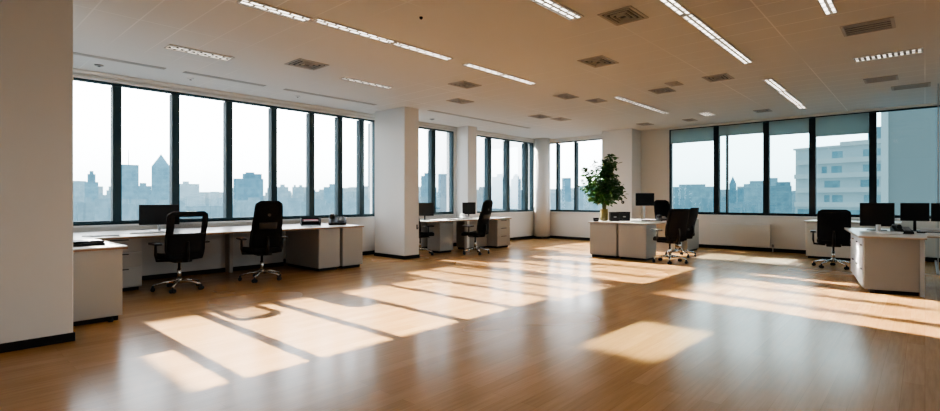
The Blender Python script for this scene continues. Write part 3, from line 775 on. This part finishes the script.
monitor('black monitor on the right-hand worktop just left of the picture edge', 10.08, 0.115, R(-90), 0.33, 0.27, 0.155, stand='black')
monitor('black monitor cut off by the right edge of the picture', 10.08, -0.235, R(-90), 0.34, 0.27, 0.155, stand='black')

# ------------------------------------------------------------------ things on the desks
def keyboard(label, x, y, rz, z=DT, mat='black', w=0.42, d=0.14):
    t = thing('keyboard', label, 'keyboard', (x, y, z), rz)
    b = MB(); b.prism([(-w / 2, -d / 2), (w / 2, -d / 2), (w / 2, d / 2), (-w / 2, d / 2)], 0.0, 0.016, bev=0.004); b.build('case', M[mat], t)
    b = MB()
    for r in range(4):
        for k in range(13):
            kx = -w / 2 + 0.015 + k * (w - 0.03) / 13; ky = -d / 2 + 0.012 + r * (d - 0.024) / 4
            b.box(kx + 0.002, kx + (w - 0.03) / 13 - 0.002, ky + 0.002, ky + (d - 0.024) / 4 - 0.002, 0.016, 0.021)
    b.build('keys', M['grey_plastic'] if mat == 'black' else M['white'], t)
def sheets(label, x, y, rz, n=3, w=0.21, l=0.297, z=DT):
    t = thing('paper_sheet', label, 'paper', (x, y, z), rz)
    b = MB()
    for k in range(n):
        b.box(-w / 2 + 0.004 * k, w / 2 + 0.004 * k, -l / 2, l / 2, 0.0015 * k, 0.0015 * k + 0.0013)
    b.build('sheets', M['paper'], t)
def desk_phone(label, x, y, rz, z=DT, mat='black', s=1.0):
    t = thing('desk_phone', label, 'telephone', (x, y, z), rz)
    t.scale = (s, s, s)
    b = MB()
    prof = [(-0.11, 0.0), (0.11, 0.0), (0.11, 0.085), (0.06, 0.09), (-0.11, 0.028)]
    rot = Matrix.Rotation(PI / 2, 4, 'Z') @ Matrix.Rotation(PI / 2, 4, 'X')
    b.prism(prof, -0.10, 0.10, rot, 0.004); b.build('body', M[mat], t)
    b = MB(); b.box(-0.085, -0.035, -0.10, 0.11, 0.10, 0.128, 0.01, seg=2)
    b.box(-0.09, -0.03, -0.105, -0.055, 0.075, 0.112, 0.008); b.box(-0.09, -0.03, 0.06, 0.115, 0.085, 0.112, 0.008); b.build('handset', M[mat], t)
    b = MB()
    for i in range(3):
        for j in range(4): b.box(0.0 + i * 0.028, 0.02 + i * 0.028, -0.075 + j * 0.026, -0.057 + j * 0.026, 0.028 + 0.0365 * (j * 0.026 + 0.05) / 0.1, 0.05 + 0.0365 * (j * 0.026 + 0.05) / 0.1)
    b.build('keypad', M['grey_plastic'], t)
def letter_tray(label, x, y, rz, z=DT, mat='black', w=0.25, d=0.33, tiers=2):
    t = thing('letter_tray', label, 'tray', (x, y, z), rz)
    for k in range(tiers):
        b = MB(); z0 = 0.07 * k
        b.box(-w / 2, w / 2, -d / 2, d / 2, z0, z0 + 0.005)
        b.box(-w / 2, -w / 2 + 0.006, -d / 2, d / 2, z0, z0 + 0.06); b.box(w / 2 - 0.006, w / 2, -d / 2, d / 2, z0, z0 + 0.06); b.box(-w / 2, w / 2, d / 2 - 0.006, d / 2, z0, z0 + 0.06)
        b.build('tray', M[mat], t)
    b = MB()
    for sx in (-1, 1):
        for sy in (-1, 1): b.box(sx * (w / 2 - 0.006) - 0.006, sx * (w / 2 - 0.006) + 0.006, sy * (d / 2 - 0.015) - 0.006, sy * (d / 2 - 0.015) + 0.006, 0.0, 0.07 * tiers - 0.01)
    b.build('post', M[mat], t)
    return t
def folder(label, x, y, rz, z, mat='pink', w=0.21, l=0.28, h=0.022):
    t = thing('folder', label, 'folder', (x, y, z), rz)
    b = MB(); b.box(-w / 2, w / 2, -l / 2, l / 2, 0, 0.003); b.box(-w / 2, w / 2, -l / 2, l / 2, h - 0.003, h); b.box(-w / 2, -w / 2 + 0.003, -l / 2, l / 2, 0.0, h); b.build('cover', M[mat], t)
    b = MB(); b.box(-w / 2 + 0.004, w / 2 - 0.006, -l / 2 + 0.004, l / 2 - 0.004, 0.003, h - 0.003); b.build('papers', M['paper'], t)

# left foreground worktop
t = thing('document_case', 'flat black document case on the short worktop behind the pillar', 'case', (1.17, 6.55, DT), R(5))
b = MB(); b.box(-0.16, 0.16, -0.15, 0.15, 0, 0.022, 0.005); b.build('lower_shell', M['black'], t)
b = MB(); b.box(-0.155, 0.155, -0.145, 0.145, 0.024, 0.05, 0.006); b.build('lid', M['black'], t)
b = MB(); b.tube([(-0.05, -0.15, 0.025), (-0.05, -0.18, 0.025), (0.05, -0.18, 0.025), (0.05, -0.15, 0.025)], 0.006, 6); b.build('handle', M['black'], t)
t = thing('desk_pad', 'thin dark pad on the long worktop beside the foreground pillar', 'desk pad', (1.62, 7.98, DT), R(10))
b = MB(); b.box(-0.17, 0.17, -0.12, 0.12, 0, 0.012, 0.004); b.build('cover', M['grey_plastic'], t)
b = MB(); b.box(-0.15, 0.15, -0.10, 0.10, 0.012, 0.015); b.build('sheet', M['paper'], t)
keyboard('white keyboard in front of the monitor by the mesh chair', 2.20, 8.15, R(-12), mat='white')
sheets('loose white sheets left of the white keyboard on the long worktop', 1.88, 8.42, R(30))
sheets('single white sheet on the long worktop between the two left chairs', 3.05, 8.30, R(-18), 1)
# clutter at the end of the long worktop
letter_tray('black letter tray at the end of the long worktop', 4.92, 8.46, R(-25), w=0.34, d=0.36, tiers=2)
folder('pink folder lying in the black letter tray', 4.92, 8.46, R(-25), DT + 0.078, w=0.26, l=0.3)
desk_phone('dark desk telephone at the end of the long worktop', 5.36, 8.24, R(-35), s=1.6)
folder('pale grey folder lying flat beside the letter tray', 4.72, 8.10, R(12), DT, mat='grey_plastic', h=0.012)
# corner desk
desk_phone('white desk telephone on the corner desk in front of the wall column', 9.02, 8.34, R(-30), mat='white')
keyboard('dark keyboard on the corner desk beside the square column', 8.55, 8.20, R(-10))
sheets('white papers at the right end of the corner desk', 10.12, 8.35, R(20))
# things hanging on the square column
t = thing('wall_hook', 'small black hook on the right edge of the square column', 'hook', (7.11, 7.96, 0.66))
b = MB(); b.box(-0.016, 0.016, -0.008, 0.0, -0.05, 0.05, 0.003); b.build('back_plate', M['black'], t)
b = MB(); b.tube([(0, -0.006, -0.02), (0, -0.035, -0.035), (0, -0.045, -0.01)], 0.007, 8); b.build('hook', M['black'], t)
# island desk
t = thing('potted_plant', 'tall bushy green plant in an ochre pot on the island desk', 'plant', (10.28, 5.29, DT))
b = MB(); b.lathe([(0.055, 0), (0.085, 0.02), (0.092, 0.14), (0.084, 0.25), (0.092, 0.262), (0.08, 0.262), (0.075, 0.235), (0.01, 0.235)], 24); b.build('pot', M['pot'], t)
b = MB(); b.lathe([(0.076, 0.22), (0.07, 0.243), (0.01, 0.247)], 16); b.build('soil', M['soil'], t)
rng = random.Random(5)
stems = MB(); leaves = bmesh.new()
def leaf(p, d, s):
    d = Vector(d).normalized(); up = Vector((0, 0, 1))
    sd = d.cross(up); sd = sd.normalized() if sd.length > 0.05 else Vector((1, 0, 0))
    sd.rotate(Matrix.Rotation(rng.uniform(-0.9, 0.9), 3, d)); nn = sd.cross(d)
    w = s * 0.27
    vs = [p, p + d * s * 0.35 + sd * w + nn * 0.02 * s * 8 * 0.3, p + d * s * 0.75 + sd * w * 0.72, p + d * s - nn * s * 0.12, p + d * s * 0.75 - sd * w * 0.72, p + d * s * 0.35 - sd * w + nn * 0.02 * s * 8 * 0.3, p + d * s * 0.45 - nn * 0.03 * s]
    v = [leaves.verts.new(q) for q in vs]
    for a, b_ in ((0, 1), (1, 2), (2, 3), (3, 4), (4, 5), (5, 0)): leaves.faces.new((v[a], v[b_], v[6]))
def crown_r(z):
    """half width of the crown at a height above the worktop"""
    k = (z - 0.30) / (1.47 - 0.30)
    return max(0.04, 0.50 * math.sin(PI * min(1, max(0, k)) ** 1.12) ** 0.5)
for k in range(42):
    a = rng.uniform(0, 2 * PI); zt = rng.uniform(0.50, 1.44)
    rt = crown_r(zt) * rng.uniform(0.55, 1.0)
    p0 = Vector((0.03 * math.cos(a), 0.03 * math.sin(a), 0.23)); p3 = Vector((rt * math.cos(a), rt * math.sin(a), zt))
    p1 = Vector((0.05 * math.cos(a), 0.05 * math.sin(a), 0.23 + (zt - 0.23) * 0.4)); p2 = p0.lerp(p3, 0.68) + Vector((0, 0, 0.05))
    pts = [p0, p1, p2, p3]; stems.tube(pts, [0.010, 0.008, 0.005, 0.002], 6)
    for q in range(44):
        f = rng.uniform(0.25, 1.0) ** 0.6 * 3
        i = min(2, int(f)); p = pts[i].lerp(pts[i + 1], f - i)
        p = p + Vector((rng.gauss(0, 0.05), rng.gauss(0, 0.05), rng.gauss(0, 0.05)))
        if p.z < 0.36: continue
        da = a + rng.gauss(0, 1.1)
        leaf(p, (math.cos(da), math.sin(da), rng.uniform(-0.9, 0.45)), rng.uniform(0.08, 0.14))
stems.build('stems', M['bark'], t)
me = bpy.data.meshes.new('foliage'); leaves.to_mesh(me); leaves.free(); me.materials.append(M['leaf'])
o = bpy.data.objects.new('foliage', me); COL.objects.link(o); o.parent = t
def file_box(label, x, y, rz, w, d, h, mat='black'):
    t = thing('file_box', label, 'box', (x, y, DT), rz)
    b = MB(); b.box(-w / 2, w / 2, -d / 2, d / 2, 0, h - 0.03, 0.005); b.build('body', M[mat], t)
    b = MB(); b.box(-w / 2 - 0.004, w / 2 + 0.004, -d / 2 - 0.004, d / 2 + 0.004, h - 0.032, h, 0.005); b.build('lid', M[mat], t)
    b = MB(); b.box(-0.03, 0.03, -d / 2 - 0.007, -d / 2, h * 0.4, h * 0.52, 0.002); b.build('label_holder', M['grey_plastic'], t)
file_box('narrow black file box on the island desk, right beside the plant pot', 10.30, 5.06, R(-48), 0.19, 0.14, 0.20)
file_box('wider black file box on the island desk, between plant and monitor', 10.62, 5.00, R(-48), 0.26, 0.16, 0.20)
file_box('low dark box at the outer corner of the island desk', 9.98, 5.33, R(-48), 0.10, 0.10, 0.08)
keyboard('dark keyboard in front of the island desk monitor', 10.85, 4.45, R(-60))
sheets('white sheets on the near edge of the island desk', 10.15, 4.60, R(-35))
desk_phone('small black telephone on the island desk beside the keyboard', 11.3, 4.40, R(-50))
# right desk
t = thing('cup', 'slim white cup standing before the largest monitor', 'cup', (9.35, 0.50, DT))
b = MB(); b.lathe([(0.022, 0.0), (0.026, 0.01), (0.030, 0.115), (0.027, 0.115), (0.023, 0.015)], 20); b.build('body', M['white'], t)
b = MB(); b.tube([(0.028, 0, 0.09), (0.05, 0, 0.085), (0.052, 0, 0.045), (0.027, 0, 0.035)], 0.005, 8); b.build('handle', M['white'], t)
t = thing('tray', 'low white rounded tray on the corner of the right-hand worktop', 'tray', (9.02, 0.36, DT), R(-88))
b = MB(); b.lathe([(0.10, 0), (0.13, 0.006), (0.148, 0.032), (0.142, 0.034), (0.122, 0.012), (0.01, 0.010)], 28); b.build('dish', M['white'], t)
desk_phone('black desk telephone between the monitors on the right-hand worktop', 9.30, 0.24, R(-70), s=1.0)
keyboard('dark keyboard before the monitor by the right picture edge', 9.68, -0.06, R(-88), w=0.3)
letter_tray('white letter tray behind the keyboard on the right-hand worktop', 9.93, -0.06, R(-90), mat='white', w=0.22, d=0.16, tiers=1)
keyboard('white keyboard at the right edge of the picture', 9.35, -0.22, R(-80), mat='white')

# ------------------------------------------------------------------ the city outside
GZ = -130.0
b = MB(); b.box(-2500, 2600, -2500, 2600, GZ - 2, GZ); struct(b.build('ground', M['ground']))
def bearing(px, d):
    r = d * (px - 470) / FPX; c, s = math.cos(YAW), math.sin(YAW)
    return r * s + d * c, -r * c + d * s
def top_z(py, d): return EYE + (HZ - py) * d / FPX
def tower(name, label, px0, px1, py, d, mat, deep=None, cap='flat', steps=(), tip=None, cat='building', turn=0.35):
    """city block: its bearing, distance and roof height were read off the view from the room"""
    x, y = bearing((px0 + px1) / 2, d); w = (px1 - px0) * d / FPX; zt = top_z(py, d)
    ang = math.atan2(y, x) - PI / 2 + turn * 0
    t = thing(name, label, cat, (x, y, GZ), ang)
    h = zt - GZ; dp = deep or w * 0.8
    b = MB(); b.box(-w / 2, w / 2, -dp / 2, dp / 2, 0, h); o = b.build('facade', M[mat], t)
    for (f0, f1, up) in steps:
        b = MB(); b.box(-w / 2 + w * f0, -w / 2 + w * f1, -dp * 0.3, dp * 0.3, h, h + up * d / FPX); b.build('roof_block', M[mat], t)
    if cap == 'point':
        ht = (py - tip) * d / FPX
        bm = bmesh.new(); q = [bm.verts.new((sx * w / 2, sy * dp / 2, h)) for sx, sy in ((-1, -1), (1, -1), (1, 1), (-1, 1))]
        q2 = [bm.verts.new((sx * w / 4.5, sy * dp / 4.5, h + ht * 0.55)) for sx, sy in ((-1, -1), (1, -1), (1, 1), (-1, 1))]
        a = bm.verts.new((0, 0, h + ht))
        for k in range(4):
            bm.faces.new((q[k], q[(k + 1) % 4], q2[(k + 1) % 4], q2[k])); bm.faces.new((q2[k], q2[(k + 1) % 4], a))
        me = bpy.data.meshes.new('spire'); bm.to_mesh(me); bm.free(); me.materials.append(M[mat])
        o = bpy.data.objects.new('spire', me); COL.objects.link(o); o.parent = t
    if cap == 'mast':
        b = MB(); r = 0.35 * d / FPX; b.tube([(0, 0, h), (0, 0, h + (py - tip) * d / FPX)], [r, r * 0.4], 6); b.build('mast', M[mat], t)
    return t
# seen through the left windows
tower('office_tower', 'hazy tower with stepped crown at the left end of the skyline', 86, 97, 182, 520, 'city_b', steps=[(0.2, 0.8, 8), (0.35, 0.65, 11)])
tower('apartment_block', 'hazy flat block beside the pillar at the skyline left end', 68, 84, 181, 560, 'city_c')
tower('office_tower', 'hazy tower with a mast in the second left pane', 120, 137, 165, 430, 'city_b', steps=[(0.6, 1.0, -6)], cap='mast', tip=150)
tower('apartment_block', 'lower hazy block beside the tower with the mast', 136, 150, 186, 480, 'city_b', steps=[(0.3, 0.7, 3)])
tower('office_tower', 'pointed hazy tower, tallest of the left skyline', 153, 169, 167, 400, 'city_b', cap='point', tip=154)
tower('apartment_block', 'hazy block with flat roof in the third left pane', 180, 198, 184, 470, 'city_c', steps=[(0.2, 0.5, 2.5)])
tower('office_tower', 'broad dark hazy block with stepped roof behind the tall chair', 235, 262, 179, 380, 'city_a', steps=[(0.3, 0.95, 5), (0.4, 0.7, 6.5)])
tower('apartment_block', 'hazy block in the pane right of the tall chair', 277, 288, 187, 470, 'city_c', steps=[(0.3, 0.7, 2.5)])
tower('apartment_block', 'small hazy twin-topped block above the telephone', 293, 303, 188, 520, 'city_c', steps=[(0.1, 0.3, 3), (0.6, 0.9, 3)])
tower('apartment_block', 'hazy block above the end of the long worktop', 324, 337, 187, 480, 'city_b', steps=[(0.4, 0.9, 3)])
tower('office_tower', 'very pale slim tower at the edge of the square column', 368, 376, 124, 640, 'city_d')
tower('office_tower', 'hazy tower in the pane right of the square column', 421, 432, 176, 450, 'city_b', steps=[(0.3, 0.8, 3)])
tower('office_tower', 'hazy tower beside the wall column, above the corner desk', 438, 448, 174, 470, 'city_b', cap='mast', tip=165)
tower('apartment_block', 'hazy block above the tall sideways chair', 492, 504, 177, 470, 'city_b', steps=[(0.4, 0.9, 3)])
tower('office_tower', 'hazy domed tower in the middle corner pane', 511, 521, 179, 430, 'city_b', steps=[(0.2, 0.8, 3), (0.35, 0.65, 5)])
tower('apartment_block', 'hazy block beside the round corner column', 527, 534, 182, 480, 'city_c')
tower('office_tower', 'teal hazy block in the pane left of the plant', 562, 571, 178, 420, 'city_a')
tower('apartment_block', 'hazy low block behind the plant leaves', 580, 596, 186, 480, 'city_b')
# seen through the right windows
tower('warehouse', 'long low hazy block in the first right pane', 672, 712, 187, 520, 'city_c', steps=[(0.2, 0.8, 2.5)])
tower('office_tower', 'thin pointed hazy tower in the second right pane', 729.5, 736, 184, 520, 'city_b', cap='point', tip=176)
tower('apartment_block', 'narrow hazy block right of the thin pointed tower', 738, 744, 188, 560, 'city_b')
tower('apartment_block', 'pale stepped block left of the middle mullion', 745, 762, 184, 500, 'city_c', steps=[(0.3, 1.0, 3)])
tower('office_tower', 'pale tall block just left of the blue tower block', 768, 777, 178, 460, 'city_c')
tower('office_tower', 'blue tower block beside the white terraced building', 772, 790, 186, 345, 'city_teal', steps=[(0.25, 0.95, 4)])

# the pale terraced building close by
bx0, by0 = bearing(795.5, 112); bx1, by1 = bearing(884, 98)
ang = math.atan2(by1 - by0, bx1 - bx0); ln = math.hypot(bx1 - bx0, by1 - by0)
t = thing('apartment_building', 'pale terraced building with teal window bands, close outside the right windows', 'building', (bx0, by0, GZ), ang)
# local x along the face, local y away from the room
zr = top_z(150.5, 112) - GZ
b = MB(); b.box(0, ln, 0.0, 16, 0, zr); b.build('facade', M['city_white'], t)
b = MB(); b.box(ln * 0.55, ln + 0.3, -0.6, 16, zr + 0.1, zr + 1.0); b.box(-0.3, ln * 0.55, -0.4, 16, zr, zr + 0.4); b.build('roof_slab', M['city_roof'], t)
b = MB(); b.box(ln * 0.80, ln, 1.5, 12, zr + 1.0, zr + 3.6); b.build('penthouse', M['city_teal'], t)
fl = 3.05
for k in range(9):
    z1 = zr - 1.6 - k * fl
    b = MB(); b.box(0.2 if k % 2 else 0.6, ln + 0.5, -1.0, 0.0, z1 - 1.75, z1 - 0.75); b.build('balcony', M['city_roof'], t)
    rr = random.Random(20 + k)
    for (f0, f1) in (((0.34, 0.40), (0.43, 0.55), (0.78, 0.97)) if k != 4 else ((0.02, 0.28), (0.30, 0.98))):
        if k < 1 and f0 < 0.42: continue
        j = rr.uniform(-0.02, 0.02)
        b = MB(); b.box(ln * (f0 + j), ln * (f1 + j), -0.08, 0.02, z1 - 0.8, z1 + 0.75); b.build('window_band', M['city_band'], t)
for k in range(9):
    z1 = zr - 1.6 - k * fl
    b = MB(); b.box(-0.08, 0.02, 2, 14, z1 - 0.8, z1 + 0.6); b.build('window_band', M['city_band'], t)
# grey-teal neighbour filling the last pane
gx0, gy0 = bearing(885, 46); gx1, gy1 = bearing(1010, 40)
ang = math.atan2(gy1 - gy0, gx1 - gx0); ln = math.hypot(gx1 - gx0, gy1 - gy0)
t = thing('office_building', 'plain grey-teal building filling the last right pane', 'building', (gx0, gy0, GZ), ang)
b = MB(); b.box(0, ln, 0, 10, 0, 190); b.build('facade', M['city_slab'], t)
b = MB(); b.box(-0.25, 0.25, -0.25, 0.25, 0, 190); b.build('corner_strip', M['city_roof'], t)

# low roofs nobody could count
rng = random.Random(3)
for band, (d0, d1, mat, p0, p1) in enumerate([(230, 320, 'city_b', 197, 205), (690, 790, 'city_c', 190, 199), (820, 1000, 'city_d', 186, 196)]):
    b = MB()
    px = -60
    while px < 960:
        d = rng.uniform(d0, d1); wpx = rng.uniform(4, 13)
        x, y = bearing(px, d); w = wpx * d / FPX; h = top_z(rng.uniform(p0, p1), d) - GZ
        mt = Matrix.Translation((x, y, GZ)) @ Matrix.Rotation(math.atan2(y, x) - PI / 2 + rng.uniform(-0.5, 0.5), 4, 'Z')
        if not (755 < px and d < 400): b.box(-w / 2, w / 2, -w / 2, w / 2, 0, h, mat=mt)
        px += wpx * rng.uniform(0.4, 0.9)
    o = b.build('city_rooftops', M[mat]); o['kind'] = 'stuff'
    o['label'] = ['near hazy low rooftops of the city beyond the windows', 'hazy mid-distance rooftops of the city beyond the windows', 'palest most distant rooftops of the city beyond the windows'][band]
    o['category'] = 'rooftops'

# ------------------------------------------------------------------ light
world = bpy.data.worlds.new('hazy_sky'); bpy.context.scene.world = world; world.use_nodes = True
nt = world.node_tree; nt.nodes.clear()
out = N(nt, 'ShaderNodeOutputWorld'); bg = N(nt, 'ShaderNodeBackground')
tc = N(nt, 'ShaderNodeTexCoord'); sx = N(nt, 'ShaderNodeSeparateXYZ'); nt.links.new(tc.outputs['Generated'], sx.inputs[0])
cr = N(nt, 'ShaderNodeValToRGB'); el = cr.color_ramp.elements
el[0].position = 0.0; el[0].color = (0.10, 0.13, 0.15, 1)
el[1].position = 0.47; el[1].color = (0.16, 0.21, 0.24, 1)
for p, c in ((0.505, (0.72, 0.80, 0.83, 1)), (0.53, (1.05, 1.08, 1.10, 1)), (0.58, (1.3, 1.31, 1.32, 1)), (0.66, (1.0, 1.03, 1.07, 1)), (0.80, (1.1, 1.17, 1.28, 1)), (1.0, (1.0, 1.1, 1.3, 1))):
    e = el.new(p); e.color = c
mr = N(nt, 'ShaderNodeMapRange'); mr.inputs[1].default_value = -1; mr.inputs[2].default_value = 1
nt.links.new(sx.outputs[2], mr.inputs[0]); nt.links.new(mr.outputs[0], cr.inputs[0]); nt.links.new(cr.outputs[0], bg.inputs['Color'])
bg.inputs['Strength'].default_value = 7.0
nt.links.new(bg.outputs[0], out.inputs[0])

def portal(cx, cy, cz, w, h, nrm):
    l = bpy.data.lights.new('window_portal', 'AREA'); l.shape = 'RECTANGLE'; l.size = w; l.size_y = h; l.cycles.is_portal = True
    o = bpy.data.objects.new('window_portal', l); COL.objects.link(o); o.location = (cx, cy, cz)
    o.rotation_euler = Vector(nrm).to_track_quat('-Z', 'Z').to_euler()
for a0, a1 in openL: portal((a0 + a1) / 2, YL + 0.2, (SILL + HEAD_L) / 2, a1 - a0, HEAD_L - SILL, (0, -1, 0))
for a0, a1 in openR: portal(XR + 0.2, (a0 + a1) / 2, (SILL + HEAD_R) / 2, a1 - a0, HEAD_R - SILL, (-1, 0, 0))

for a0, a1 in open_fill: portal((a0 + a1) / 2, YB - 0.22, (SILL + HEAD_L) / 2, a1 - a0, HEAD_L - SILL, (0, 1, 0))  # sky fill through the two added windows
def beam(name, c, d, w, z0, z1, irr, col, dist=14.0, spread=0.5):
    """collimated sunlight crossing the window plane at point c (centre, at height (z0+z1)/2), width w"""
    d = Vector(d).normalized(); el = math.asin(-d.z)
    l = bpy.data.lights.new(name, 'AREA'); l.shape = 'RECTANGLE'
    l.size = w; l.size_y = (z1 - z0) * math.cos(el); l.spread = R(spread); l.color = col
    l.energy = irr * l.size * l.size_y
    o = bpy.data.objects.new(name, l); COL.objects.link(o)
    o.location = Vector((c[0], c[1], (z0 + z1) / 2)) - d * dist
    o.rotation_euler = d.to_track_quat('-Z', 'Y').to_euler()
SUN = (1.0, 0.92, 0.82)
G = 38.0
beam('sunlight', ((1.22 + 5.3) / 2, YL), (0.0, -1, -0.506), 5.3 - 1.22, 1.76, 3.2, G * 1.25, SUN)
beam('sunlight', ((5.3 + 7.1) / 2, YL), (0.0, -1, -0.49), 1.8, 1.35, 3.2, G, SUN)
beam('sunlight', ((7.1 + 13.3) / 2, YL), (0.0, -1, -0.47), 6.2, 0.8, 3.2, G, SUN)
beam('sunlight', (8.98, YL), (-0.12, -1, -0.28), 3.45, 1.95, 3.2, G * 1.9, SUN)
beam('sunlight', (XR, 2.7), (-1, 0.0, -0.7), 1.9, 0.95, 1.75, G, SUN, dist=9)
beam('sunlight', (XR, 1.40), (-1, 0.047, -0.262), 0.68, 2.26, 2.56, G * 2.3, (1.0, 0.80, 0.62), dist=9, spread=0.3)

vs = bpy.context.scene.view_settings
vs.view_transform = 'AgX'; vs.look = 'AgX - Medium High Contrast'; vs.exposure = 0.08; vs.gamma = 1.0
